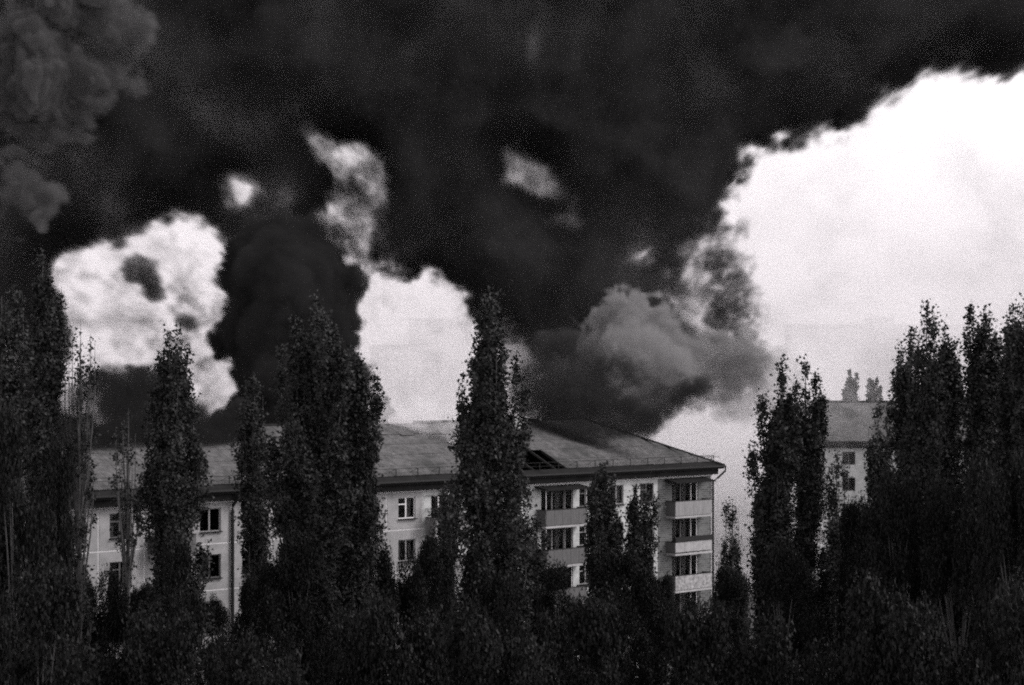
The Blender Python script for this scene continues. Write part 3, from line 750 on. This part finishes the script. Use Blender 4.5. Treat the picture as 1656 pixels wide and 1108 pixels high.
def field_volume(name, label, chart, Y, half, step_y, material, scale, amp, lo, hi, kind_detail=4.5, sharp=None, rough=.6, dist=0.0, thin=30, seed=0., vmul=1.0, squeeze=.6, billow=0, bamp=1.0, boff=.9, skew=0.0, skew_px=828):
    """bake chart (seen at distance Y) into a volume 2*half deep; density = tau/path * profile * noise"""
    sc = Y / F
    x0 = (chart.px0 - CX) * sc; dx = chart.step * sc; z0 = CAMZ + (HY - chart.py1) * sc
    nx, nz = chart.nx, chart.nz; x1, z1 = x0 + dx * (nx - 1), z0 + dx * (nz - 1)
    xm = (skew_px - CX) * sc; ext = abs(skew) * max(abs(x0 - xm), abs(x1 - xm)); y0, y1 = Y - half - ext, Y + half + ext
    ny = int((y1 - y0) / step_y) + 1
    me = bpy.data.meshes.new(name); me.vertices.add(nx * nz)
    X, Z = np.meshgrid(np.linspace(x0, x1, nx), np.linspace(z0, z1, nz))
    me.vertices.foreach_set('co', np.stack([X, 0 * X + Y, Z], -1).astype(np.float32).ravel())
    a = me.attributes.new('tau', 'FLOAT', 'POINT'); a.data.foreach_set('value', chart.tau.astype(np.float32).ravel())
    bd = .13 + .87 * blur(np.clip(chart.tau / 5.0, 0, 1), thin / chart.step) ** 4.5
    a = me.attributes.new('body', 'FLOAT', 'POINT'); a.data.foreach_set('value', bd.astype(np.float32).ravel())
    o = link(name, me); o['kind'] = 'stuff'; o['label'] = label; me.materials.append(material)
    ng = bpy.data.node_groups.new(name, 'GeometryNodeTree')
    ng.interface.new_socket('Geometry', in_out='INPUT', socket_type='NodeSocketGeometry')
    ng.interface.new_socket('Geometry', in_out='OUTPUT', socket_type='NodeSocketGeometry')
    N = ng.nodes.new; L = ng.links.new
    gi = N('NodeGroupInput'); go = N('NodeGroupOutput'); vc = N('GeometryNodeVolumeCube')
    vc.inputs['Min'].default_value = (x0, y0, z0); vc.inputs['Max'].default_value = (x1, y1, z1)
    for k, v in zip('XYZ', (nx, ny, nz)): vc.inputs['Resolution ' + k].default_value = v
    def Mt(op, *args, clamp=False):
        n = N('ShaderNodeMath'); n.operation = op; n.use_clamp = clamp
        for k, v in enumerate(args):
            if isinstance(v, (int, float)): n.inputs[k].default_value = float(v)
            else: L(v, n.inputs[k])
        return n.outputs[0]
    pos = N('GeometryNodeInputPosition'); sep = N('ShaderNodeSeparateXYZ'); L(pos.outputs[0], sep.inputs[0])
    px_, py_, pz_ = sep.outputs
    ix = Mt('ROUND', Mt('MULTIPLY', Mt('SUBTRACT', px_, x0), 1 / dx)); iz = Mt('ROUND', Mt('MULTIPLY', Mt('SUBTRACT', pz_, z0), 1 / dx))
    idx = Mt('MULTIPLY_ADD', iz, nx, ix)
    def samp(att):
        si = N('GeometryNodeSampleIndex'); si.data_type = 'FLOAT'; si.domain = 'POINT'; si.clamp = True
        na = N('GeometryNodeInputNamedAttribute'); na.data_type = 'FLOAT'; na.inputs[0].default_value = att
        L(gi.outputs[0], si.inputs['Geometry']); L([q for q in na.outputs if q.enabled][0], [q for q in si.inputs if q.name == 'Value' and q.enabled][0])
        L(idx, si.inputs['Index']); return [q for q in si.outputs if q.enabled][0]
    tau, bod = samp('tau'), samp('body')
    nz_ = N('ShaderNodeTexNoise'); nz_.noise_dimensions = '4D'; nz_.inputs['W'].default_value = seed
    nz_.inputs['Scale'].default_value = scale; nz_.inputs['Detail'].default_value = kind_detail; nz_.inputs['Roughness'].default_value = rough
    nz_.inputs['Distortion'].default_value = dist
    L(pos.outputs[0], nz_.inputs['Vector'])
    nf = [q for q in nz_.outputs if q.name in ('Fac', 'Factor')][0]
    nc = Mt('MULTIPLY', Mt('SUBTRACT', nf, .5), amp)
    if billow:
        wv_ = N('ShaderNodeTexNoise'); wv_.inputs['Scale'].default_value = billow * .8; wv_.inputs['Detail'].default_value = 3
        L(pos.outputs[0], wv_.inputs['Vector'])
        off = N('ShaderNodeVectorMath'); off.operation = 'MULTIPLY_ADD'; off.inputs[1].default_value = (1.3 / billow,) * 3
        L([q for q in wv_.outputs if q.name == 'Color'][0], off.inputs[0]); L(pos.outputs[0], off.inputs[2])
        vo = N('ShaderNodeTexVoronoi'); vo.feature = 'F1'; vo.inputs['Scale'].default_value = billow; vo.inputs['Detail'].default_value = 2.0; vo.inputs['Roughness'].default_value = .55
        L(off.outputs[0], vo.inputs['Vector'])
        nc = Mt('ADD', nc, Mt('MULTIPLY', Mt('SUBTRACT', boff, vo.outputs['Distance']), bamp))
    yc_ = Mt('MULTIPLY_ADD', Mt('SUBTRACT', px_, xm), skew, Y)
    dy = Mt('DIVIDE', Mt('ABSOLUTE', Mt('SUBTRACT', py_, yc_)), half)
    # half thickness of the body follows `body`
    e = Mt('ADD', Mt('SUBTRACT', .85, Mt('DIVIDE', dy, bod)), nc)
    prof = Mt('DIVIDE', Mt('MINIMUM', Mt('MAXIMUM', e, 0.0), sharp or .5), sharp or .5)
    mod = Mt('MAXIMUM', Mt('MULTIPLY_ADD', Mt('SUBTRACT', nf, .5), hi, lo), 0.0)
    dens = Mt('MULTIPLY', Mt('DIVIDE', Mt('MULTIPLY', tau, prof), bod), Mt('MULTIPLY', mod, vmul / (half * 1.5)))
    L(dens, vc.inputs['Density'])
    sm = N('GeometryNodeSetMaterial'); sm.inputs['Material'].default_value = material
    L(vc.outputs[0], sm.inputs[0]); L(sm.outputs[0], go.inputs[0])
    md = o.modifiers.new('grid', 'NODES'); md.node_group = ng
    return o

def smoke_mat(name, albedo, aniso=0.0):
    m = bpy.data.materials.new(name); m.use_nodes = True; nt = m.node_tree; nt.nodes.clear()
    out = nt.nodes.new('ShaderNodeOutputMaterial'); pv = nt.nodes.new('ShaderNodeVolumePrincipled')
    pv.inputs['Color'].default_value = (albedo, albedo * .975, albedo * .99, 1); pv.inputs['Density'].default_value = 1.0
    pv.inputs['Anisotropy'].default_value = aniso; pv.inputs['Absorption Color'].default_value = (0, 0, 0, 1)
    nt.links.new(pv.outputs[0], out.inputs['Volume']); return m
SM = dict(black=smoke_mat('black_smoke', .07), plume=smoke_mat('soot_black_smoke', .035), grey=smoke_mat('grey_smoke', .30), top=smoke_mat('dark_grey_smoke', .14), pale=smoke_mat('pale_smoke', .99, .1), haze=smoke_mat('haze', .995, .0))

# --- the pall overhead
c = Chart(-170, 1860, -250, 735, 3, 21)
BASE = 7.0
c.tau[:] = BASE
# bright openings through the pall (clear sky or thin smoke behind)
gapR = [(1656, 116), (1612, 122), (1580, 118), (1550, 108), (1528, 120), (1500, 130), (1470, 135), (1442, 143), (1420, 152), (1402, 182), (1378, 200), (1350, 214), (1310, 224), (1262, 231), (1215, 236), (1201, 246),
        (1203, 270), (1198, 300), (1188, 325), (1176, 350), (1160, 370), (1140, 382), (1150, 430), (1190, 500), (1230, 560), (1250, 600), (1180, 640), (1120, 640), (1070, 680), (1035, 715), (1035, 800), (2100, 800), (2100, 40), (1800, 90)]
c.hole(c.poly(gapR, 15, .3), np.clip(.05 + .10 * fbm(c.tau.shape, 50, c.rng, 5, .6), 0, 1))
mott = c.poly([(1145, 375), (1120, 395), (1095, 425), (1085, 470), (1100, 520), (1150, 560), (1235, 560), (1225, 500), (1200, 440), (1195, 390), (1190, 340), (1165, 365)], 14)
mn = fbm(c.tau.shape, 12, c.rng, 5, .7)
c.to(mott * .9, np.clip(1.3 + 1.5 * mn, .1, 4))
c.to(c.spot(1150, 500, 38, 50) * .8, 1.6 + .8 * mn)
gapM = [(563, 420), (590, 424), (620, 434), (645, 442), (672, 450), (700, 440), (714, 436), (728, 452), (745, 472), (764, 494), (780, 520), (800, 545), (835, 560), (860, 590), (880, 640), (885, 720), (600, 735), (602, 690), (598, 640), (580, 600), (568, 560), (572, 500), (590, 470), (585, 450)]
c.hole(c.poly(gapM, 13), np.clip(.05 + .1 * mn, 0, 1))
c.to(c.poly([(745, 470), (790, 510), (850, 530), (880, 560), (910, 640), (900, 700), (860, 700), (850, 640), (830, 590), (790, 545), (760, 510)], 14) * .8, np.clip(1.5 + .6 * mn, .4, 3))
gapL = [(72, 422), (100, 405), (130, 403), (160, 395), (190, 380), (215, 372), (240, 380), (255, 362), (290, 350), (330, 358), (356, 378), (371, 402), (364, 432), (352, 458), (346, 474), (370, 476), (395, 488), (408, 508), (398, 517), (380, 502), (366, 506), (352, 530), (342, 548),
        (357, 575), (378, 598), (404, 610), (404, 640), (385, 655), (350, 668), (325, 690), (315, 660), (305, 640), (270, 612), (245, 602), (200, 600), (165, 606), (140, 628), (152, 648), (185, 690), (170, 692), (130, 660), (85, 665), (88, 600), (104, 560), (98, 490), (74, 468)]
c.hole(c.poly(gapL, 9), np.clip(.15 + .3 * mn, 0, 1.5))
c.to(c.poly([(0, 540), (25, 550), (35, 600), (15, 620), (-20, 600)], 4), .2)
c.to(c.poly([(190, 420), (213, 411), (243, 424), (271, 455), (264, 482), (247, 484), (236, 456), (206, 446)], 5) * .9, 3.0 + .8 * mn)
c.to(c.poly([(235, 470), (270, 480), (345, 500), (350, 540), (330, 600), (300, 600), (260, 540)], 18) * .45, np.clip(1.0 + .8 * mn, 0, 3))
c.to(c.poly([(278, 519), (318, 521), (318, 537), (280, 537)], 4) * .8, 2.3)
c.to(c.poly([(72, 425), (140, 405), (130, 460), (90, 500)], 14) * .35, np.clip(.9 + .8 * mn, 0, 3))
# pale column between the plume and the pall
colm = [(498, 214), (545, 216), (568, 236), (600, 242), (618, 268), (622, 300), (612, 336), (596, 372), (592, 418), (563, 422), (540, 405), (518, 392), (498, 374), (505, 350), (528, 310), (548, 290), (546, 266), (520, 254), (506, 244)]
c.to(c.spot(450, 290, 55, 45) * .4, 3.0)
c.hole(c.poly(colm, 9), np.clip(.95 + .8 * mn, .2, 4))
c.to(c.spot(580, 262, 17, 13, 30) * .8, .55)
c.to(c.poly([(590, 250), (640, 270), (640, 310), (605, 370), (585, 400), (595, 330)], 14) * .6, 2.7)
c.to(c.spot(522, 298, 18, 24) * .8, 4)
c.to(c.poly([(455, 300), (475, 292), (480, 320), (468, 345), (456, 340)], 5) * .9, np.clip(2.0 + .5 * mn, 1, 4))
c.to(c.spot(385, 295, 42, 34) * .75, 2.9)
c.to(c.poly([(354, 282), (385, 280), (422, 296), (426, 322), (404, 338), (380, 320)], 6), np.clip(.45 + .3 * mn, .1, 2))
c.to(c.spot(358, 290, 7, 20) * .8, 1.5)
# faint thin places
c.to(c.poly([(798, 2), (812, -6), (862, -8), (850, 8), (822, 27), (806, 22)], 5), np.clip(1.1 + .4 * mn, .5, 3))
c.to(c.poly([(865, 0), (900, -5), (905, 20), (880, 30)], 8) * .8, 2.3)
c.to(c.poly([(862, 45), (885, 50), (880, 100), (866, 90)], 8) * .7, 2.4); c.to(c.poly([(918, 45), (938, 52), (936, 80), (922, 72)], 7) * .7, 2.3); c.to(c.spot(880, 30, 60, 55) * .55, 3.2); c.to(c.spot(930, 62, 16, 22) * .5, 2.6); c.to(c.spot(870, 70, 20, 30) * .5, 2.6)
c.to(c.poly([(806, 292), (824, 250), (850, 262), (876, 290), (918, 300), (900, 322), (838, 314)], 9), np.clip(1.1 + .5 * mn, .4, 3)); c.to(c.poly([(872, 356), (912, 348), (940, 318), (952, 332), (928, 362), (890, 366)], 8) * .85, 1.9); c.to(c.spot(875, 303, 52, 17, 15) * .8, 2.2); c.to(c.spot(905, 350, 40, 13, -12) * .75, 2.3); c.to(c.spot(925, 325, 20, 25) * .6, 2.6); c.to(c.spot(835, 255, 18, 24) * .5, 2.8)
c.to(c.spot(1037, 424, 12, 8, 25) * 1.0, .5)
c.to(c.spot(1082, 484, 15, 18, -60) * .95, .4)
c.to(c.spot(1095, 505, 14, 26, -40) * .7, .6)
c.to(c.spot(830, 540, 48, 26, 10) * .55, 1.9)
c.tau[c.gy0 > 700] *= .3
c.tau = np.clip(c.tau * (1 + .18 * fbm(c.tau.shape, 40, c.rng, 3)), 0, None)
fade = np.clip((c.gx0 + 170) / 60, 0, 1) * np.clip((1860 - c.gx0) / 60, 0, 1) * np.clip((c.gy0 + 250) / 60, 0, 1)
c.tau *= fade
field_volume('smoke', 'black smoke pall spreading overhead across the whole sky', c, 225, 20, 1.0, SM['black'], .12, 1.2, 1.0, 3.4, sharp=.4, seed=1.0, billow=.09, bamp=.26, boff=1.0, rough=.74)

# --- black plume rising from the left half of the roof
c = Chart(300, 700, 330, 760, 3, 5, warp=(7, 40, 4, 12))
pl = [(386, 388), (430, 380), (480, 384), (520, 394), (545, 408), (562, 424), (582, 444), (594, 464), (587, 490), (577, 520), (573, 560), (580, 590), (604, 625), (625, 690), (640, 720), (600, 735), (380, 745), (330, 745), (325, 700), (345, 672), (385, 655), (402, 630), (402, 605), (376, 592), (346, 556), (340, 540), (356, 520), (386, 503), (372, 480), (352, 468), (362, 430), (376, 402)]
c.to(c.poly(pl, 8, .5) ** 1.5, 9.0)
c.to(c.poly([(400, 400), (400, 350), (520, 350), (575, 400), (560, 440), (480, 430)], 14) * .6, 5.0)
c.to(c.spot(570, 470, 12, 9) * .7, 2.0)
c.to(c.poly([(570, 580), (600, 600), (612, 650), (600, 690), (590, 640)], 8) * .5, 2)
field_volume('smoke', 'dense black smoke plume rising behind the broadest poplar', c, 141, 10, .45, SM['plume'], .2, 1.5, 1.0, 3.4, sharp=.3, seed=4.0, billow=.16, bamp=.5, boff=1.1, rough=.68)
# --- low black smoke rolling over the left part of the roof
c = Chart(90, 430, 570, 775, 3, 6, warp=(5, 30, 3, 12))
c.to(c.poly([(95, 700), (130, 668), (170, 690), (200, 660), (240, 655), (300, 650), (345, 672), (400, 650), (410, 745), (330, 742), (300, 735), (200, 745), (150, 760), (110, 765)], 6), 6.5)
n6 = fbm(c.tau.shape, 12, c.rng, 5, .7)
c.to(c.poly([(145, 620), (200, 600), (270, 605), (300, 640), (290, 680), (220, 690), (190, 680), (160, 650)], 10) * .9, np.clip(2.0 + 1.6 * n6, .3, 5))
for q_ in ((175, 640, 22, 18), (235, 630, 30, 16), (345, 700, 30, 26), (140, 690, 24, 20), (300, 690, 26, 22)): c.to(c.spot(*q_) * .9, 5.5)
c.to(c.poly([(168, 688), (200, 668), (226, 662), (224, 672), (190, 696), (172, 697)], 4) * .9, 1.0)
field_volume('smoke', 'low black smoke rolling along the ridge of the left roof', c, 124, 6, .4, SM['plume'], .25, 1.3, 1.0, 2.2, sharp=.4, seed=9.0, rough=.7, skew=1.0, skew_px=360)
# --- grey billow behind the right part of the roof
c = Chart(820, 1300, 450, 775, 3, 8, warp=(8, 36, 4, 12))
gb = [(965, 500), (985, 488), (1015, 480), (1045, 484), (1070, 488), (1088, 505), (1100, 525), (1135, 545), (1180, 552), (1215, 565), (1250, 585), (1252, 620), (1200, 640), (1150, 640), (1120, 640), (1085, 662), (1050, 690), (1036, 712), (1010, 706), (980, 715), (930, 735), (890, 750), (868, 735), (860, 690), (850, 668), (862, 640), (890, 620), (930, 610), (965, 600), (955, 560), (950, 525)]
g_ = c.poly(gb, 13, .4) ** 1.3; n8 = fbm(c.tau.shape, 14, c.rng, 5, .65); c.to(g_, np.clip(4.2 + 1.3 * n8, 1, 9))
c.to(c.poly([(1130, 530), (1260, 570), (1290, 640), (1200, 690), (1140, 640)], 16) * .7, 1.6 + .4 * fbm(c.tau.shape, 12, c.rng, 3))
c.to(c.poly([(862, 590), (960, 600), (930, 640), (880, 660), (855, 660)], 12) * .8, 1.6)
c.to(c.poly([(868, 700), (905, 712), (980, 716), (940, 745), (880, 760)], 8) * .7, 1.8)
field_volume('smoke', 'grey billowing smoke rising over the right end of the burning roof', c, 155, 13, .42, SM['grey'], .17, 1.9, 1.05, 3.6, sharp=.4, rough=.7, seed=6.0, billow=.2, bamp=.8)
# darker smoke at its root
c = Chart(780, 1180, 460, 775, 3, 9, warp=(7, 30, 4, 12))
c.to(c.poly([(865, 690), (900, 640), (950, 650), (1010, 690), (1060, 660), (1110, 620), (1140, 625), (1120, 645), (1085, 664), (1050, 692), (1034, 714), (1005, 706), (960, 712), (905, 720), (900, 750), (870, 745)], 8), 4.5)
n9 = fbm(c.tau.shape, 16, c.rng, 5, .65)
c.to(g2_ := c.poly([(880, 600), (960, 570), (1060, 600), (1120, 620), (1080, 670), (980, 700), (880, 700)], 14) * .8, np.clip(1.5 + 2.4 * n9, 0, 6))
c.to(c.poly([(840, 570), (900, 540), (960, 560), (960, 640), (900, 720), (862, 745), (845, 700)], 12) * .8, np.clip(2.2 + 1.2 * n9, .5, 6))
c.to(c.spot(872, 655, 34, 60) * .95, 4.5)
c.to(c.poly([(870, 712), (905, 716), (912, 765), (872, 765)], 6) * .8, 2.2)
field_volume('smoke', 'black smoke boiling from the hole in the right part of the roof', c, 145, 6, .4, SM['black'], .25, 1.4, 1.0, 2.6, sharp=.3, seed=2.0, rough=.68)
# --- dark grey billows at the top left
c = Chart(-250, 330, -260, 430, 4, 13, warp=(8, 40, 4, 14))
for (cx_, cy_, rx_, ry_, v) in ((60, 40, 75, 60, 5), (190, 60, 60, 40, 2), (170, 130, 60, 36, 2.4), (90, 215, 60, 26, 1.6), (60, 330, 40, 30, 1.6), (130, 20, 60, 45, 3.5), (75, 100, 48, 32, 5), (40, 150, 60, 38, 6), (110, 170, 40, 30, 3), (10, 75, 30, 26, 5), (25, 310, 34, 34, 2.2), (10, 250, 24, 20, 2), (-80, 60, 120, 110, 5), (30, 175, 50, 30, 4)):
    c.tau = np.maximum(c.tau, c.spot(cx_, cy_, rx_, ry_) * v * 1.6)
c.tau = np.clip(c.tau * (.75 + .45 * fbm(c.tau.shape, 26, c.rng, 4, .6)) - .6, 0, None)
field_volume('smoke', 'lighter grey billows of smoke in the top left corner', c, 188, 14, .6, SM['top'], .16, 1.1, 1.0, 2.8, sharp=.15, seed=3.0, billow=.16, bamp=1.2, rough=.65, vmul=2.5)
# --- pale smoke drifting behind and beside the block
c = Chart(1010, 1500, 540, 960, 6, 14, warp=(14, 80, 6, 30))
n14 = fbm(c.tau.shape, 14, c.rng, 4)
c.to(c.poly([(1100, 560), (1300, 580), (1420, 600), (1420, 690), (1360, 760), (1300, 930), (1120, 940), (1120, 700)], 24) * .9, np.clip(.7 + .5 * n14, .1, 3) * np.clip((1380 - c.gx0) / 160, .2, 1))
c.to(c.poly([(1035, 720), (1085, 672), (1120, 648), (1170, 670), (1240, 700), (1260, 940), (1040, 940)], 14), np.clip(.45 + .2 * n14, .1, 3))
field_volume('smoke', 'pale smoke drifting between the burning block and the second block', c, 190, 12, 1.0, SM['pale'], .08, .8, 1.0, 1.6, sharp=.6, seed=5.0)
c = Chart(560, 900, 600, 760, 4, 15, warp=(8, 40, 4, 14))
n15 = fbm(c.tau.shape, 10, c.rng, 4)
c.to(c.poly([(585, 640), (700, 660), (760, 650), (800, 655), (800, 690), (760, 700), (690, 705), (640, 715), (600, 740)], 12), np.clip(1.2 + .9 * n15, 0, 4))
field_volume('smoke', 'thin pale smoke over the burnt ridge left of the central poplar', c, 136, 5, .6, SM['pale'], .2, 1.0, 1.0, 2.2, sharp=.5, seed=7.0)
# --- white haze beyond the blocks
hz = MB().box(-900, 900, 252, 1300, -1, 95).build('haze', SM['haze']); hz['kind'] = 'stuff'; hz['label'] = 'white haze hiding the city beyond the blocks'
for n_ in SM['haze'].node_tree.nodes:
    if n_.type == 'PRINCIPLED_VOLUME': n_.inputs['Density'].default_value = .006
